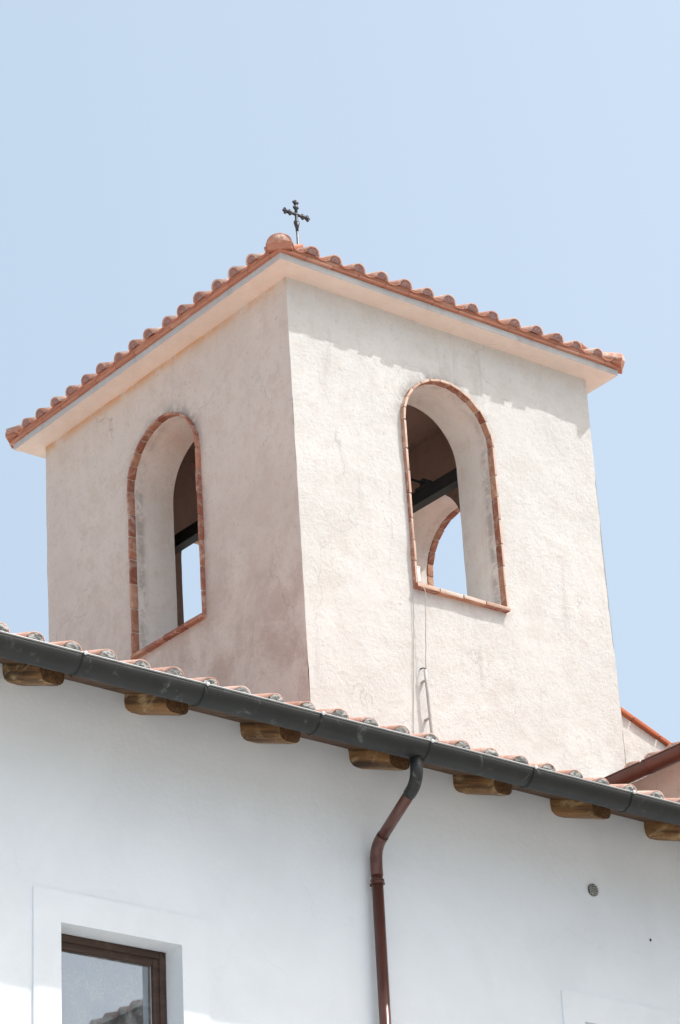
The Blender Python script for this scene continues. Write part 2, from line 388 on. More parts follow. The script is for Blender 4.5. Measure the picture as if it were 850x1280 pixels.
for w in 'SWEN':
    mb = MB(); ol = outline(w); nd = 14; m = len(ol)
    P = [tri(w, u, d, z) for u, z in ol for d in lin(.004, TH - .002, nd)]
    F = [(i * (nd + 1) + j, (i + 1) * (nd + 1) + j, (i + 1) * (nd + 1) + j + 1, i * (nd + 1) + j + 1) for i in range(m - 1) for j in range(nd)]
    mb.add(P, F, 0, .5, True)
    c, h, zs, zt = WIN[w]; us = lin(c - h, c + h, 14)
    P = [tri(w, u, d, zs) for u in us for d in lin(.004, TH - .002, nd)]
    F = [(i * (nd + 1) + j, (i + 1) * (nd + 1) + j, (i + 1) * (nd + 1) + j + 1, i * (nd + 1) + j + 1) for i in range(14) for j in range(nd)]
    mb.add(P, F, 0, .5, False)
    def rl(p): return .004 * noise.noise(p * 2.5) + .003 * noise.noise(p * 9)
    o = mb.build('window_reveal', 'reveal', tower, TB, disp=rl)
    gr_ = []
    for v in o.data.vertices:
        p = v.co + TB; d = {'S': p.y, 'W': p.x, 'E': WX - p.x, 'N': WY - p.y}[w]
        gr_.append(math.exp(-((d - .085) / .045) ** 2) * (1 if p.z < zt - h else .5))
    o.data.attributes.new('grime', 'FLOAT', 'POINT').data.foreach_set('value', gr_)
    # bricks round the opening
    mb = MB(); zsp = zt - h; bt = .024; pr = .042; dp = .030
    ro = h + .015; rc = ro - bt / 2
    def brick(u, z, ang, length, t=bt, pro=pr, back=dp):
        # ang: direction of the brick's long side in the wall plane
        ex_ = tri(w, 1, 0, 0) - tri(w, 0, 0, 0); ey = tri(w, 0, 1, 0) - tri(w, 0, 0, 0); ez = V((0, 0, 1))
        a = ex_ * math.cos(ang) + ez * math.sin(ang); b = -ex_ * math.sin(ang) + ez * math.cos(ang)
        mtx = Matrix((a, ey, b)).transposed()
        p2 = pro + random.uniform(-.004, .004)
        mb.box(tri(w, u, (back - p2) / 2, z), (length - .010, back + p2, t + random.uniform(-.003, .003)), 0, random.random(),
               mtx @ Matrix.Rotation(random.uniform(-.012, .012), 3, 'Y'), .005, .0015)
    z = zs - .002
    while z < zsp - .02:
        L = random.uniform(.19, .25); L = min(L, zsp - z) if zsp - z - L > .08 or zsp - z < L else zsp - z
        for sg in (-1, 1): brick(c + sg * rc, z + L / 2, PI / 2, L)
        z += L
    k = 13; seg = PI * rc / k
    for i in range(k):
        a = PI * (i + .5) / k
        brick(c + rc * math.cos(a), zsp + rc * math.sin(a), a + PI / 2, seg + .003)
    u = c - ro - .006
    while u < c + ro - .01:
        L = random.uniform(.24, .33)
        if c + ro + .006 - u - L < .1: L = c + ro + .006 - u
        brick(u + L / 2, zs - .018, 0, L, .036, .058, .10)
        u += L
    # mortar bed showing in the joints
    path = [(c - rc, zs)] + [(c - rc, zsp)] + [(c - rc * math.cos(PI * i / 26), zsp + rc * math.sin(PI * i / 26)) for i in range(1, 26)] + [(c + rc, zsp), (c + rc, zs)]
    hw = bt / 2 - .006
    for (ua, z_a), (ub, z_b) in zip(path[:-1], path[1:]):
        n_ = V((-(z_b - z_a), ub - ua)).normalized() * hw; Q = []
        for d in (-pr + .006, dp - .006):
            for uu, zz, s_ in ((ua, z_a, 1), (ub, z_b, 1), (ub, z_b, -1), (ua, z_a, -1)):
                Q.append(tri(w, uu + n_.x * s_, d, zz + n_.y * s_))
        mb.add(Q, [(3, 2, 1, 0), (4, 5, 6, 7), (0, 1, 5, 4), (2, 3, 7, 6), (1, 2, 6, 5), (3, 0, 4, 7)], 1)
    o = mb.build('brick_surround', ['brick', 'joint', 'brick_sunlit'], tower, TB)
    if w in 'SE':      # sunlit sides: the sun's brightness is painted into the pale front faces
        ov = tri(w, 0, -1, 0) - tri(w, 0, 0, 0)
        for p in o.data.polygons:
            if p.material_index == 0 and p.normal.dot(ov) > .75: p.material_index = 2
# ceiling + eaves slab
O = .217
mb = MB()
mb.box((WX / 2, WY / 2, .05), (WX - 2 * TH + .3, WY - 2 * TH + .3, .08))
mb.build('ceiling', 'inside', tower, TB)
mb = MB()
def ring(o, z): return [V((-o, -o, z)), V((WX + o, -o, z)), V((WX + o, WY + o, z)), V((-o, WY + o, z))]
def quadring(a, b, mi, nsub=60):
    for i in range(4):
        p0, p1, q0, q1 = a[i], a[(i + 1) % 4], b[i], b[(i + 1) % 4]
        P = []
        for k in range(nsub + 1): P += [p0.lerp(p1, k / nsub), q0.lerp(q1, k / nsub)]
        mb.add(P, [(2 * k, 2 * k + 2, 2 * k + 3, 2 * k + 1) for k in range(nsub)], mi, .5, False)
quadring(ring(-.05, -.004), ring(O * .55, .001), 0); quadring(ring(O * .55, .001), ring(O - .003, .002), 0)
quadring(ring(O - .003, .002), ring(O, .006), 1); quadring(ring(O, .006), ring(O + .002, .062), 1)
quadring(ring(O + .002, .062), ring(-.3, .064), 1)
def eav(p): return .004 * noise.noise(p * 1.6) + .003 * noise.noise(p * 6)
mb.build('eaves', ['soffit', 'concrete'], tower, TB, weld=.0005, disp=eav)
# flat brick course under the tiles
mb = MB(); CO = .250
for (ax, a0, a1, fixd, sg) in (('x', -CO, WX + CO, -CO, 1), ('x', -CO, WX + CO, WY + CO, -1), ('y', -CO, WY + CO, -CO, 1), ('y', -CO, WY + CO, WX + CO, -1)):
    u = a0 + (.16 if ax == 'y' else 0); a1 = a1 - (.16 if ax == 'y' else 0)
    while u < a1 - .02:
        L = random.uniform(.27, .31); L = min(L, a1 - u)
        p = fixd + sg * (.08 + random.uniform(-.004, .004)); zc = .078 + random.uniform(-.002, .002)
        if ax == 'x': mb.box((u + L / 2, p, zc), (L - .005, .16, .023), 0, random.random(), None, .004)
        else: mb.box((p, u + L / 2, zc), (.158, L - .005, .023), 0, random.random(), None, .004)
        u += L
mb.build('brick_course', 'pan', tower, TB)
# hipped tile roof
SL = .42; sl = math.hypot(1, SL)
E0 = .275; ZE = .092
mb = MB()
half = WX / 2 + E0; rz = ZE - .012 + half * SL - .05
c4 = [V((-E0 + .06, -E0 + .06, ZE - .005)), V((WX + E0 - .06, -E0 + .06, ZE - .005)), V((WX + E0 - .06, WY + E0 - .06, ZE - .005)), V((-E0 + .06, WY + E0 - .06, ZE - .005))]
r0 = V((WX / 2, half - E0, rz)); r1 = V((WX / 2, WY + E0 - half, rz))
mb.add(c4 + [r0, r1], [(0, 1, 4), (1, 2, 5, 4), (2, 3, 5), (3, 0, 4, 5)], 1)
for (org, side, up, W_) in ((V((-E0, -E0, ZE)), V((1, 0, 0)), V((0, 1, SL)), WX), (V((WX + E0, WY + E0, ZE)), V((-1, 0, 0)), V((0, -1, SL)), WX),
                            (V((-E0, WY + E0, ZE)), V((0, -1, 0)), V((1, 0, SL)), WY), (V((WX + E0, -E0, ZE)), V((0, 1, 0)), V((-1, 0, SL)), WY)):
    up = up.normalized(); nrm = side.cross(up).normalized(); tot = W_ + 2 * E0
    n = 14 if W_ == WX else 15
    pitch = .2565 if W_ == WX else .2545
    cs = []
    for i in range(n):
        s = tot / 2 + (i - (n - 1) / 2) * pitch
        cs.append((s, min(s, tot - s, half) * sl - .02))
    for q in range(24):       # uneven bedding mortar behind the tile ends
        a_, b_ = tot * q / 24, tot * (q + 1) / 24; k0, k1 = random.uniform(.014, .024), random.uniform(.014, .024)
        if q in (0, 23): continue
        A, B_ = org + side * a_ + up * .03 - nrm * .012, org + side * b_ + up * .03 - nrm * .012
        mb.add([A, B_, B_ + nrm * (.012 + k1), A + nrm * (.012 + k0), A + up * .2, B_ + up * .2, B_ + up * .2 + nrm * (.012 + k1), A + up * .2 + nrm * (.012 + k0)], [(0, 1, 2, 3), (3, 2, 6, 7), (1, 5, 6, 2), (0, 3, 7, 4)], 1, random.random())
    tile_field(mb, org, side, up, nrm, cs, 0, .076, pitch, (0, 1, 2), .003)
mb.build('roof', ['tile', 'pan', 'plug'], tower, TB, fixn=False)
for (p, q) in ((V((-E0, -E0, ZE)), r0), (V((WX + E0, -E0, ZE)), r0), (V((WX + E0, WY + E0, ZE)), r1), (V((-E0, WY + E0, ZE)), r1)):
    mb = MB(); up = (q - p).normalized(); side = V((up.y, -up.x, 0)).normalized(); nrm = side.cross(up).normalized()
    if nrm.z < 0: nrm = -nrm; side = -side
    run = (q - p).length; d = .05; k = 0
    while d < run:
        arc_tile(mb, p + up * d + nrm * (.008 + random.uniform(-.003, .003)), up, side, nrm, .45, .118, .10, 0, .3 + .4 * random.random(), .015, 14)
        if k == 0: plug(mb, p + up * d + nrm * .008, up, side, nrm, .108, 0, .002, .004, .035, n=16)
        d += .37; k += 1
    # mortar bed below the hip tiles
    mb.add([p + side * .105 + up * .035 - nrm * .03, p - side * .105 + up * .035 - nrm * .03, p - side * .105 + up * .035 + nrm * .03, p + side * .105 + up * .035 + nrm * .03,
            q + side * .10, q - side * .10, q - side * .10 + nrm * .03, q + side * .10 + nrm * .03],
           [(0, 1, 2, 3), (0, 4, 5, 1), (1, 5, 6, 2), (3, 2, 6, 7), (0, 3, 7, 4), (4, 7, 6, 5)], 1)
    mb.build('hip_tiles', ['tile', 'pan'], tower, TB, fixn=False)
mb = MB(); arc_tile(mb, r0 + V((0, -.1, .055)), V((0, 1, 0)), V((1, 0, 0)), V((0, 0, 1)), .5, .12, .118, 0, .5, .015, 14)
mb.build('ridge_tile', 'tile', tower, TB)
# bell frame inside: two steel beams, axle and bearing
for xb, lab in ((.96, None), (2.32, None)):
    mb = MB(); zb = -1.14; hb = .125
    mb.box((xb, WY / 2, zb + .006), (.10, WY - 2 * TH + .3, .012)); mb.box((xb, WY / 2, zb + hb - .006), (.10, WY - 2 * TH + .3, .012))
    mb.box((xb, WY / 2, zb + hb / 2), (.092, WY - 2 * TH + .3, hb - .024))
    b = mb.build('steel_beam', 'steel', tower, TB)
    mb = MB(); mb.tube([(xb - .045, 1.0, zb + hb + .05), (xb + .045, 1.0, zb + hb + .05)], .045, 14); mb.box((xb, 1.0, zb + hb + .012), (.11, .20, .024))
    mb.build('bearing', 'iron', b, TB)
mb = MB(); mb.tube([(.9, 1.0, -1.14 + .125 + .05), (2.4, 1.0, -1.14 + .125 + .05)], .013, 10)
mb.build('axle', 'iron', tower, TB)
mb = MB(); mb.box((1.62, .62, -.16), (.12, .1, .2), bev=.01); mb.tube([(1.62, .62, -.06), (1.62, .62, .03)], .02, 8)
mb.build('bracket', 'steel', tower, TB)

# ------------------------------------------------------------------ iron cross on the roof apex
CX = V((1.70, 1.88, rz + .02)); CZ = 2.168
cross = empty('iron_cross', CX, 'small ornate wrought iron cross on a thin pole on top of the tower roof', 'cross')
mb = MB(); mb.tube([CX, (CX.x, CX.y, CZ - .13)], .0125, 12); mb.build('pole', 'pole', cross, CX)
mb = MB(); mb.box((CX.x, CX.y, CX.z + .05), (.16, .16, .10), bev=.02); mb.build('base', 'mortar', cross, CX)
mb = MB(); C0 = V((CX.x - .03, CX.y, CZ))
C0.x = CX.x
def crossarm(d, L):
    d = V(d); s = V((d.z, 0, -d.x))
    mb.tube([C0, C0 + d * (L - .02)], .0150, 8)
    mb.ball(C0 + d * (L * .52), .027, 0, (1, .8, 1)); mb.ball(C0 + d * (L * .52) + s * .018, .016); mb.ball(C0 + d * (L * .52) - s * .018, .016)
    e = C0 + d * (L - .022)
    mb.ball(e, .022)
    for a in (-1, 0, 1):
        q = e + (d * math.cos(a * 1.15) + s * math.sin(a * 1.15)) * .024
        mb.ball(q, .015)
        mb.tube([e, q + (d * math.cos(a * 1.15) + s * math.sin(a * 1.15)) * .014], [.008, .004], 6)
    for a in (-1, 1):
        q = e - d * .016 + s * a * .024; mb.tube([e - d * .012, q], [.007, .004], 6)
crossarm((1, 0, 0), .150); crossarm((-1, 0, 0), .150); crossarm((0, 0, 1), .150)
mb.tube([C0, C0 - V((0, 0, .19))], .015, 8)
mb.ball(C0, .024, 0, (1, .7, 1))
mb.ball(C0 - V((0, 0, .085)), .026, 0, (1.15, .8, 1)); mb.ball(C0 + V((.022, 0, -.09)), .013); mb.ball(C0 + V((-.022, 0, -.09)), .013)
mb.tube([C0 - V((0, 0, .095)), C0 - V((0, 0, .165))], [.030, .014], 10)
mb.build('cross_body', 'iron', cross, CX)

# ------------------------------------------------------------------ small fittings on the tower
B = V((1.235, .04, -2.63))
bx = empty('junction_box', B, 'small white box on the sill at the left of the front arched opening', 'electrical box')
mb = MB(); mb.box((1.235, .0, -2.545), (.045, .05, .15), bev=.006); mb.build('housing', 'plastic', bx, B)
mb = MB(); mb.box((1.235, .0, -2.467), (.052, .056, .012), bev=.003); mb.build('lid', 'plastic', bx, B)
def sag(a, b, n, s, w=.004):
    return [V(a).lerp(V(b), i / n) + V((random.uniform(-w, w), 0, -s * math.sin(PI * i / n))) for i in range(n + 1)]
mb = MB(); mb.tube(sag((1.238, -.03, -2.60), (1.25, -.075, -2.70), 3, 0, 0) + sag((1.25, -.078, -2.75), (1.208, -.055, -3.42), 10, 0)[0:], .0038, 6)
tag(mb.build('cable', 'cable', None, (1.24, -.05, -3.42)), 'thin grey cable hanging from the white box straight down to the grey conduit', 'cable')
mb = MB(); mb.tube(sag((1.175, -.012, -2.72), (1.125, -.010, -3.3), 8, 0, .006) + sag((1.11, -.010, -3.42), (1.02, -.010, -4.45), 8, 0, .006), .003, 6)
tag(mb.build('cable', 'cable', None, (1.02, -.01, -4.45)), 'thin faint cable lying on the tower plaster left of the grey conduit', 'cable')
B = V((1.215, -.05, -4.45))
cd = empty('conduit', B, 'grey vertical conduit pipe on the sunlit tower wall below the sill', 'pipe')
mb = MB(); mb.tube([(1.20, -.055, -3.43), (1.203, -.058, -3.6), (1.213, -.06, -3.9), (1.23, -.055, -4.45)], .0135, 10); mb.build('pipe', 'conduit', cd, B)
mb = MB(); mb.tube([(1.20, -.055, -3.445), (1.20, -.054, -3.415), (1.197, -.03, -3.405), (1.195, .0, -3.405)], .006, 8); mb.build('hook', 'iron', cd, B)
for zc in (-3.52, -3.86):
    mb = MB(); mb.box((1.2075, -.03, zc), (.030, .07, .012), bev=.003); mb.build('clip', 'conduit', cd, B)

# ------------------------------------------------------------------ white house in front
TILT = .0135
HP = V((-2.2, -2.5, GZ))
house = empty('white_house', HP - V((.0135 * 8.75, 0, 0)), 'long white plastered house below the tower with log rafters and a dark grey gutter', 'house')
house.rotation_euler = (0, TILT, 0)
YW = -2.5; XL, XR = -9.5, 9.0; RS = .36; ZR0 = -5.745     # roof underside line z = ZR0 + RS*(y+3.2)
def zroof(y): return ZR0 + RS * (y + 3.2)
WINS = [(-4.075, -3.166), (.287, 1.196)]
WZ0, WZ1 = -8.36, -7.155
# front wall as a grid with the two window openings
def cuts(a, b, keys, step):
    ks = sorted([a, b] + [k for k in keys if a < k < b]); r = [a]
    for p, q in zip(ks[:-1], ks[1:]): r += lin(p, q, max(1, int(round((q - p) / step))))[1:]
    return r
us = cuts(XL, XR, [x for w in WINS for x in w], .16); zs_ = cuts(GZ - .3, zroof(YW) + .02, [WZ0, WZ1], .16)
mb = MB(); m = len(zs_)
P = [V((u, YW, z)) for u in us for z in zs_]; F = []
for i in range(len(us) - 1):
    for j in range(m - 1):
        uc = (us[i] + us[i + 1]) / 2; zc = (zs_[j] + zs_[j + 1]) / 2
        if any(a < uc < b for a, b in WINS) and WZ0 < zc < WZ1: continue
        F.append((i * m + j, (i + 1) * m + j, (i + 1) * m + j + 1, i * m + j + 1))
mb.add(P, F, 0, .5, True)
for p in ([(XL, YW), (XL, 5.2)], [(XR, YW), (XR, 5.2)], [(XL, 5.2), (XR, 5.2)]):
    (xa, ya), (xb, yb) = p
    if ya != yb:
        yr = 1.5
        mb.add([(xa, ya, GZ - .3), (xb, yb, GZ - .3), (xb, yb, zroof(yr) - RS * (yb - yr)), (xa, yr, zroof(yr)), (xa, ya, zroof(ya) + .02)], [(0, 1, 2, 3, 4)])
    else:
        mb.add([(xa, ya, GZ - .3), (xb, yb, GZ - .3), (xb, yb, zroof(1.5) - RS * (yb - 1.5)), (xa, yb, zroof(1.5) - RS * (yb - 1.5))], [(0, 1, 2, 3)])
def wallbump(p): return (.006 * noise.noise(p * .7) + .0025 * noise.noise(p * 3)) if abs(p.y - YW) < .01 else 0
mb.build('wall', 'white', house, HP, weld=.0005, fixn=True, disp=wallbump)
for (a, b) in WINS:
    w = bpy.data.objects.new('window', None); COL.objects.link(w); w.parent = house
    wb = V(((a + b) / 2, YW, WZ0)); w.location = wb - HP
    # raised plaster band round the opening (butted strips with returns)
    mb = MB(); s = .20; y0, y1 = YW - .011, YW + .012
    for (xa, xb, za, zb) in ((a - s, a, WZ0 - s, WZ1 + s), (b, b + s, WZ0 - s, WZ1 + s), (a, b, WZ1, WZ1 + s), (a, b, WZ0 - s, WZ0)):
        mb.box(((xa + xb) / 2, (y0 + y1) / 2, (za + zb) / 2), (xb - xa, y1 - y0, zb - za))
    mb.build('surround', 'white', w, wb, weld=.0005, fixn=False)
    mb = MB(); d0, d1 = YW + .012, YW + .36
    for q in ([(a, d0, WZ0), (a, d1, WZ0), (a, d1, WZ1), (a, d0, WZ1)], [(b, d0, WZ0), (b, d1, WZ0), (b, d1, WZ1), (b, d0, WZ1)],
              [(a, d0, WZ1), (b, d0, WZ1), (b, d1, WZ1), (a, d1, WZ1)], [(a, d0, WZ0), (b, d0, WZ0), (b, d1, WZ0), (a, d1, WZ0)]):
        mb.add(q, [(0, 1, 2, 3)])
    mb.build('reveal', 'white', w, wb)
    mb = MB(); yf = YW + .165; fw = .048
    for k, (o, yy, dd) in enumerate(((0.002, yf, .07), (.046, yf + .012, .06))):
        A, B_, Z0, Z1 = a + o, b - o, WZ0 + o, WZ1 - o
        for (c, sz) in (((A + fw / 2, yy + dd / 2, (Z0 + Z1) / 2), (fw, dd, Z1 - Z0)), ((B_ - fw / 2, yy + dd / 2, (Z0 + Z1) / 2), (fw, dd, Z1 - Z0)),
                        (((A + B_) / 2, yy + dd / 2, Z1 - fw / 2), (B_ - A - 2 * fw, dd - .003, fw)), (((A + B_) / 2, yy + dd / 2, Z0 + fw / 2), (B_ - A - 2 * fw, dd - .003, fw))):
            mb.box(c, sz, 0, .5, None, .005)
    mb.build('frame', 'frame', w, wb)
    g = .092
    mb = MB(); mb.box(((a + b) / 2, yf + .047, (WZ0 + WZ1) / 2), (b - a - 2 * g + .006, .006, WZ1 - WZ0 - 2 * g + .006)); mb.build('pane', 'glass', w, wb)
    mb = MB(); gi = .004
    for sx in (a + g, b - g):
        mb = MB(); mb.box((sx, yf + .040, (WZ0 + WZ1) / 2), (.010, .006, WZ1 - WZ0 - 2 * g), bev=.002); mb.build('glazing_bead', 'conduit', w, wb)
    mb = MB(); mb.box(((a + b) / 2, YW + 1.2, (WZ0 + WZ1) / 2), (1.6, 1.6, 1.9)); o = mb.build('dim_room', 'blind', w, wb)
    # open the room box towards the glass
    bm = bmesh.new(); bm.from_mesh(o.data)
    bmesh.ops.delete(bm, geom=[f for f in bm.faces if f.normal.y < -.9], context='FACES'); bm.to_mesh(o.data); bm.free()
# eaves boards
mb = MB(); ya, yb = -3.13, YW + .4; x = XL
while x < XR:
    L = random.uniform(.17, .20)
    mb.add([(x, ya, zroof(ya) - .030 - .004 * random.random()), (x + L - .004, ya, zroof(ya) - .030 - .004 * random.random()), (x + L - .004, yb, zroof(yb) - .030), (x, yb, zroof(yb) - .030),
            (x, ya, zroof(ya) + .026), (x + L - .004, ya, zroof(ya) + .026), (x + L - .004, yb, zroof(yb) + .026), (x, yb, zroof(yb) + .026)],
           [(0, 1, 2, 3), (7, 6, 5, 4), (0, 4, 5, 1), (1, 5, 6, 2), (3, 7, 4, 0)])
    x += L
mb.build('eaves_boards', 'board', house, HP)
# log rafters
RX = [-4.398 + .927 * i for i in range(-2, 9)]
for i, x in enumerate(RX):
    mb = MB(); n = 26; r = .094 * random.uniform(.94, 1.06); tw = random.uniform(-.10, .10); yE = -2.93 + random.uniform(-.02, .02); st = 14; P = []; F = []
    sd = random.random() * 50
    for j in range(st + 1):
        y = yE + (YW + .25 - yE) * j / st
        zc = zroof(y) - .152 + r
        for k in range(n):
            a = 2 * PI * k / n + tw
            rr = r * (1 + .05 * noise.noise(V((math.cos(a) * 1.3, math.sin(a) * 1.3, y * .8 + sd))) + .035 * noise.noise(V((math.cos(a) * 5, math.sin(a) * 5, y * 1.2 + sd))))
            if j == 0: rr *= .93
            y_ = y if j else yE + .0
            ca, sa = math.cos(a), math.sin(a); se = (abs(ca) ** 3.4 + abs(sa) ** 3.4) ** (-1 / 3.4)
            P.append(V((x + rr * se * ca, y_, zc + rr * se * sa)))
    F = [(j * n + k, j * n + (k + 1) % n, (j + 1) * n + (k + 1) % n, (j + 1) * n + k) for j in range(st) for k in range(n)]
    mb.add(P, F, 0, .5, True)
    zc = zroof(yE) - .152 + r
    P = [V((x, yE + .006, zc))]; F = []
    for q, f_ in ((1, .45), (2, .93)):
        for k in range(n):
            a = 2 * PI * k / n
            p = mb.v[k]; P.append(V((x, yE + random.uniform(-.003, .004) * (q == 1), zc)).lerp(V((p.x, p.y, p.z)), .5 if q == 1 else 1.) )
    F = [(0, 1 + (k + 1) % n, 1 + k) for k in range(n)] + [(1 + k, 1 + (k + 1) % n, 1 + n + (k + 1) % n, 1 + n + k) for k in range(n)]
    mb.add(P, F, 1, .5, False)
    mb.build('log_rafter', ['log', 'logend'], house, HP)
# tiled roof
mb = MB(); yE = -3.17
up = V((0, 1, RS)).normalized(); side = V((1, 0, 0)); nrm = side.cross(up).normalized()
org = V((0, yE, zroof(yE) + .041)); PT = .2618
cs = [(-4.694 + PT * k, (1.5 - yE) * math.hypot(1, RS)) for k in range(-18, 52)]
tile_field(mb, org, side, up, nrm, cs, 0, .078, PT, (0, 1, 2), .009, .015, plugset=-.004)
# decks (front and back slope)
ex = .03
mb.add([(XL - .1, -3.09, zroof(-3.09) + ex), (XR, -3.09, zroof(-3.09) + ex), (XR, 1.5, zroof(1.5) + ex), (XL - .1, 1.5, zroof(1.5) + ex),
        (XR, 5.6, zroof(1.5) - RS * 4.1 + ex), (XL - .1, 5.6, zroof(1.5) - RS * 4.1 + ex)], [(0, 1, 2, 3), (3, 2, 4, 5)], 1)
mb.build('roof', ['tile', 'pan', 'mortar'], house, HP, fixn=False)
# half-round gutter with rolled lip
gy, gz, gr = -3.20, -5.728, .094
def half_round(mb, y, z, r, xa, xb, mi=0, t=.003, n=18, nx=90):
    P = []; F = []
    for i in range(nx + 1):
        x = xa + (xb - xa) * i / nx; w = .003 * noise.noise(V((x * 1.1, 3, 1)))
        for k in range(n + 1):
            a = PI + PI * k / n
            P.append(V((x, y + r * math.cos(a), z + r * 1.12 * math.sin(a) + w)))
        for k in range(n, -1, -1):
            a = PI + PI * k / n
            P.append(V((x, y + (r - t) * math.cos(a), z + (r - t) * 1.12 * math.sin(a) + w)))
    m = 2 * (n + 1)
    F = [(i * m + k, i * m + (k + 1) % m, (i + 1) * m + (k + 1) % m, (i + 1) * m + k) for i in range(nx) for k in range(m)]
    mb.add(P, F, mi, .5, True)
mb = MB(); half_round(mb, gy, gz, gr, XL - .1, XR)
gut = mb.build('gutter', 'zinc', house, HP)
mb = MB(); mb.tube([(XL - .1 + (XR - XL) * i / 90, gy - gr + .002, gz + .004 + .003 * noise.noise(V(((XL - .1 + (XR - XL) * i / 90) * 1.1, 3, 1)))) for i in range(91)], .0075, 8)
mb.build('rolled_lip', 'lip', gut, HP)
BRK = [-4.41 + .92 * i for i in range(-3, 9)]
for x in BRK:
    mb = MB(); half_round(mb, gy, gz, gr + .0045, x - .014, x + .014, 0, .003, 18, 2)
    mb.build('gutter_bracket', 'zinc', gut, HP)
    mb = MB(); mb.ball((x + .004, gy - gr - .008, gz + .003), .0125, 0, (1.2, .8, 1)); mb.build('rivet', 'rivet', gut, HP)
# downpipe
dp = bpy.data.objects.new('downpipe', None); COL.objects.link(dp); dp.parent = house
DX = -1.715
def bend(p, q, r_, n=7, cut=.09):
    """smooth corner points p->q->r_"""
    p, q, r_ = V(p), V(q), V(r_); a = q + (p - q).normalized() * cut; b = q + (r_ - q).normalized() * cut
    return [a.lerp(q, t).lerp(q.lerp(b, t), t) for t in [i / n for i in range(n + 1)]]
pA, pB, pC, pD = V((DX, gy, gz - gr * 1.05)), V((DX, gy, gz - gr - .17)), V((-1.585, YW - .075, -6.235)), V((-1.568, YW - .075, GZ))
mb = MB(); k = bend(pA, pB, pC, 8, .10); mb.tube([pA] + k + [k[-1] + (pC - pB).normalized() * .03], .043, 18)
mb.build('outlet_elbow', 'zinc', dp, (0, 0, 0))
s0 = k[-1] + (pC - pB).normalized() * .022
mb = MB(); k2 = bend(pB, pC, pD, 8, .10); mb.tube([s0] + [s0.lerp(k2[0], .5), k2[0] - (pC - pB).normalized() * .02], .039, 18); mb.build('sloping_pipe', 'brown', dp)
mb = MB(); mb.tube([k2[0] - (pC - pB).normalized() * .03] + k2 + [k2[-1] - V((0, 0, .10))], .042, 18); mb.build('lower_elbow', 'brown', dp)
mb = MB(); mb.tube([k2[-1] - V((0, 0, .06)), k2[-1] - V((0, 0, 3)), pD], .039, 18); mb.build('straight_pipe', 'brown', dp)
cz = k2[-1].z - .145
for cz in (cz, cz - 1.9, cz - 3.8):
    mb = MB()
    for dz in (-.012, .012): mb.tube([(-1.583, YW - .075, cz + dz - .004), (-1.583, YW - .075, cz + dz + .004)], .0455, 18)
    mb.tube([(-1.583, YW - .075, cz - .007), (-1.583, YW - .075, cz + .007)], .043, 18)
    mb.box((-1.583, YW - .018, cz), (.012, .05, .02), bev=.002); mb.box((-1.583 + .05, YW - .075, cz), (.018, .012, .02), bev=.003); mb.box((-1.583 - .05, YW - .075, cz), (.018, .012, .02), bev=.003)
    mb.build('collar', 'brown', dp)
for o in dp.children:
    o.data.transform(Matrix.Translation(-HP))
# round vent with wire mesh
vt = bpy.data.objects.new('vent', None); COL.objects.link(vt); vt.parent = house
vc = V((.484, YW - .004, -6.155)); vt.location = vc - HP
mb = MB(); n = 28; mb.add([vc] + [vc + V((  .047 * math.cos(2 * PI * k / n), -.001,   .047 * math.sin(2 * PI * k / n))) for k in range(n)], [(0, 1 + k, 1 + (k + 1) % n) for k in range(n)])
mb.build('hole', 'black', vt, vc)
mb = MB()
for i in range(-2, 3):
    d = i * .0155; e = math.sqrt(.047 ** 2 - d * d)
    mb.tube([vc + V((d, -.006, -e)), vc + V((d, -.006, e))], .0035, 6); mb.tube([vc + V((-e, -.010, d)), vc + V((e, -.010, d))], .0035, 6)
mb.build('wire_mesh', 'meshwire', vt, vc)
mb = MB(); mb.ball((1.02, YW - .002, -6.44), .009, 0, (1, .6, 1.2)); 
o = mb.build('wall_plug', 'black', house, HP)

# ------------------------------------------------------------------ annex wing at the right
AB = V((5.6, -1.3, GZ))
annex = empty('side_wing', AB, 'pink plastered wing at the right edge with a brown gutter along its eave', 'house')
xa, za = 2.98, -4.16; y0, y1 = -.012, -2.0
mb = MB(); xw = 3.42
P = [(xw, y0, -7), (xw, y1, -7), (xw, y1, za + .12), (xw, y0, za + .12), (7.5, y0, -7), (7.5, y1, -7), (7.5, y1, za + 1.6), (7.5, y0, za + 1.6)]
mb.add(P, [(0, 1, 2, 3), (1, 5, 6, 2), (5, 4, 7, 6), (4, 0, 3, 7)])
mb.build('wall', 'pink', annex, AB)
mb = MB(); k = .40
def aq(x): return za - .02 + k * (x - xa)
mb.add([(xa + .06, y0, aq(xa + .06)), (xa + .06, y1 - .3, aq(xa + .06)), (7.6, y1 - .3, aq(7.6)), (7.6, y0, aq(7.6)),
        (xa + .06, y0, aq(xa + .06) + .05), (xa + .06, y1 - .3, aq(xa + .06) + .05), (7.6, y1 - .3, aq(7.6) + .05), (7.6, y0, aq(7.6) + .05)],
       [(0, 1, 2, 3), (0, 4, 5, 1), (1, 5, 6, 2), (3, 7, 4, 0), (2, 6, 7, 3)])
mb.build('soffit', 'pink', annex, AB)
mb = MB(); up = V((1, 0, k)).normalized(); side = V((0, -1, 0)); nrm = side.cross(up).normalized()
if nrm.z < 0: nrm = -nrm
cs = [(.15 + .26 * i, 4.6) for i in range(8)]
tile_field(mb, V((xa + .38, y0 - .02, aq(xa + .38) + .05)), side, up, nrm, cs, 0, .084, .26, (0, 1, 2), .006)
mb.build('roof', ['tile', 'pan', 'mortar'], annex, AB, fixn=False)
mb = MB(); half_round(mb, 0, 0, .082, 0, 2.3, 0, .003, 18, 12)
def turn(p): return V((xa - .01 + p.y, y0 - .006 - p.x, za - .005 + p.z))
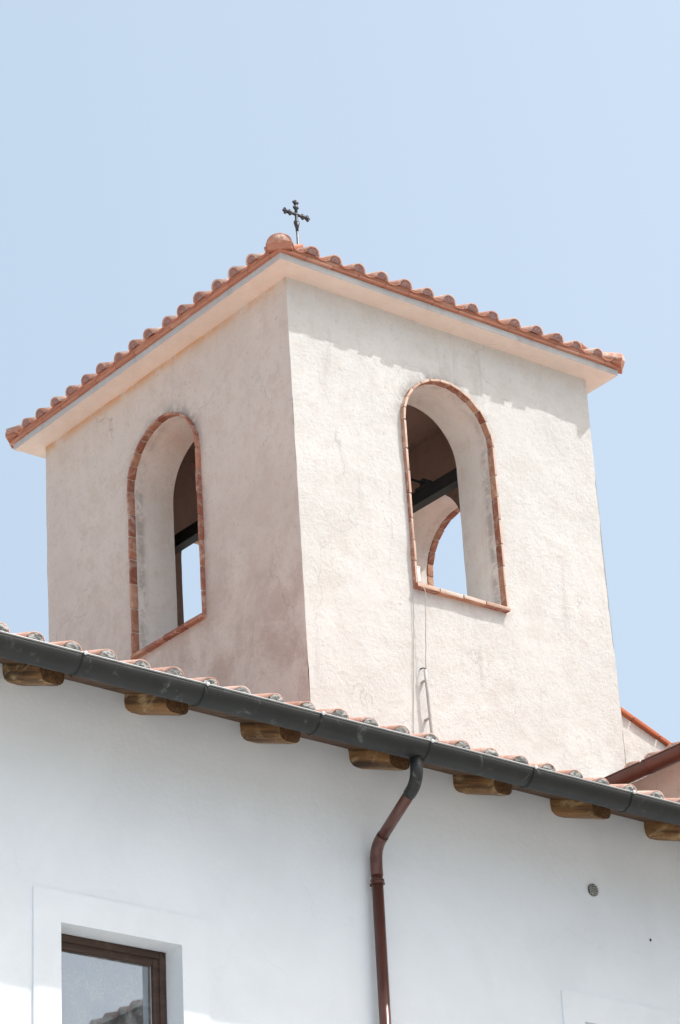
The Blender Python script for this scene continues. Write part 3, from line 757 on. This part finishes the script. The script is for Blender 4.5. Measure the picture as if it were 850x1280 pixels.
mb.v = [turn(p) for p in mb.v]; ag = mb.build('gutter', 'brown', annex, AB)
mb = MB(); mb.tube([turn(V((0, -.08, .004))), turn(V((2.3, -.08, .004)))], .007, 8); mb.build('rolled_lip', 'brown', ag, AB)
for q in (.77, 1.69):
    mb = MB(); half_round(mb, 0, 0, .0855, q - .014, q + .014, 0, .003, 18, 2); mb.v = [turn(p) for p in mb.v]; mb.build('gutter_bracket', 'brown', ag, AB)
    mb = MB(); mb.ball(turn(V((q - .02, -.088, .004))), .011); mb.build('rivet', 'rivet', ag, AB)

# ------------------------------------------------------------------ sloping gable wall with tile coping behind the wing
GB = V((4.6, .45, GZ + 8))
gab = empty('gable_wall', GB, 'weathered grey white gable wall behind the tower corner topped by sloping orange coping tiles', 'wall')
gz0 = -3.012; gs = -.392
def gtop(x): return gz0 + gs * (x - 3.5)
mb = MB(); xs = lin(3.49, 6.6, 40)
for y in (.3, .6):
    P = []
    for x in xs: P += [V((x, y, -6.3)), V((x, y, gtop(x) - .5)), V((x, y, gtop(x) - .25)), V((x, y, gtop(x) - .05))]
    mb.add(P, [(i * 4 + j, i * 4 + 4 + j, i * 4 + 5 + j, i * 4 + 1 + j) for i in range(40) for j in range(3)], 0, .5, True)
mb.build('wall', 'gable', gab, GB, disp=lambda p: .008 * noise.noise(p * 2) + .006 * noise.noise(p * 7))
d = V((1, 0, gs)).normalized(); s_ = 0.
while s_ < 3.2:
    mb = MB(); L = .33 if s_ else .45
    c = V((3.5, .45, gz0)) + d * (s_ + L / 2) + V((0, 0, -.022 + random.uniform(-.004, .004)))
    mb.box(c, (L - .012, .38, .042), 0, random.random(), Matrix.Rotation(-math.atan(gs) + random.uniform(-.02, .02), 3, 'Y'), .007, .001)
    mb.build('coping_tile', 'coping', gab, GB); s_ += L

# ------------------------------------------------------------------ house across the street (seen mirrored in the window pane)
OB = V((8.0, -13.5, GZ))
opp = empty('opposite_house', OB, 'house across the street, its tiled eave mirrored in the window pane', 'house')
ox, oz = 3.7, -4.00; oy0, oy1 = -9.0, -18.0
mb = MB(); P = [(ox + .6, oy0 - .3, GZ - .2), (ox + .6, oy1 + .3, GZ - .2), (ox + .6, oy1 + .3, oz + .2), (ox + .6, oy0 - .3, oz + .2),
                (ox + 8, oy0 - .3, GZ - .2), (ox + 8, oy1 + .3, GZ - .2), (ox + 8, oy1 + .3, oz + .2), (ox + 8, oy0 - .3, oz + .2)]
mb.add(P, [(0, 1, 2, 3), (1, 5, 6, 2), (5, 4, 7, 6), (4, 0, 3, 7)]); mb.build('wall', 'ochre', opp, OB)
mb = MB(); k = .34
def oq(x): return oz + k * (x - ox)
xm = ox + 4.3
mb.add([(ox, oy0, oz), (ox, oy1, oz), (xm, oy1, oq(xm)), (xm, oy0, oq(xm)), (2 * xm - ox, oy1, oz), (2 * xm - ox, oy0, oz),
        (ox, oy0, oz + .06), (ox, oy1, oz + .06), (xm, oy1, oq(xm) + .06), (xm, oy0, oq(xm) + .06), (2 * xm - ox, oy1, oz + .06), (2 * xm - ox, oy0, oz + .06)],
       [(0, 1, 2, 3), (3, 2, 4, 5), (6, 9, 8, 7), (9, 11, 10, 8), (0, 6, 7, 1), (5, 4, 10, 11), (0, 3, 9, 6), (3, 5, 11, 9), (1, 7, 8, 2), (2, 8, 10, 4)], 1)
up = V((1, 0, k)).normalized(); side = V((0, -1, 0)); nrm = side.cross(up).normalized()
if nrm.z < 0: nrm = -nrm
tile_field(mb, V((ox - .03, oy0, oz + .06)), side, up, nrm, [(.2 + .262 * i, 1.2) for i in range(33)], 0, .088, .262, (0, 1, 2), .006)
mb.build('roof', ['tile', 'board', 'mortar'], opp, OB, fixn=False)

# ------------------------------------------------------------------ ground
mb = MB(); mb.add([(-600, -600, GZ), (600, -600, GZ), (600, 600, GZ), (-600, 600, GZ)], [(0, 1, 2, 3)])
tag(mb.build('ground', 'ground'), 'pale stone paving round the houses', 'ground', None, 'structure')

# ------------------------------------------------------------------ light, sky
SUN = V((math.sin(R(46)) , -math.cos(R(46)), 0)) * math.cos(R(58.3)) + V((0, 0, math.sin(R(58.3))))
w = bpy.data.worlds.new('World'); sc.world = w; w.use_nodes = True
nt = w.node_tree; bg = nt.nodes['Background']
sky = nt.nodes.new('ShaderNodeTexSky'); sky.sky_type = 'NISHITA'; sky.sun_disc = False
sky.sun_elevation = R(58.3); sky.sun_rotation = math.atan2(SUN.x, SUN.y)
sky.altitude = 100; sky.air_density = 1.0; sky.dust_density = 7.0; sky.ozone_density = .8
hz = nt.nodes.new('ShaderNodeMix'); hz.data_type = 'RGBA'; hz.inputs[0].default_value = .46   # thin even summer haze over the blue
nt.links.new(sky.outputs[0], hz.inputs[6]); hz.inputs[7].default_value = (2.25, 2.75, 2.9, 1)
nt.links.new(hz.outputs[2], bg.inputs['Color']); bg.inputs['Strength'].default_value = .15
L = bpy.data.lights.new('sun', 'SUN'); L.energy = 2.0; L.angle = R(.5); L.color = (1, .99, .97)
lo = bpy.data.objects.new('sun', L); COL.objects.link(lo); lo.rotation_euler = SUN.to_track_quat('Z', 'Y').to_euler()

# ------------------------------------------------------------------ camera (solved from the photograph's perspective)
yaw, pitch, roll = 0.8751788691859183, 0.44881503528462796, -0.06530363839704109
fw = V((math.cos(yaw) * math.cos(pitch), math.sin(yaw) * math.cos(pitch), math.sin(pitch)))
rt = V((math.sin(yaw), -math.cos(yaw), 0)); uu = rt.cross(fw)
r2 = rt * math.cos(roll) + uu * math.sin(roll); u2 = uu * math.cos(roll) - rt * math.sin(roll)
cam = bpy.data.cameras.new('camera'); co = bpy.data.objects.new('camera', cam); COL.objects.link(co)
mt = Matrix((r2, u2, -fw)).transposed().to_4x4(); mt.translation = V((-13.68531, -16.91753, -12.75421)); co.matrix_world = mt
cam.sensor_fit = 'HORIZONTAL'; cam.sensor_width = 36; cam.lens = 36 * 3656.044 / 850; cam.clip_start = .1; cam.clip_end = 3000
sc.camera = co
sc.view_settings.view_transform = 'Standard'; sc.view_settings.look = 'None'; sc.view_settings.exposure = .96; sc.view_settings.gamma = 1
sc.view_settings.use_curve_mapping = False
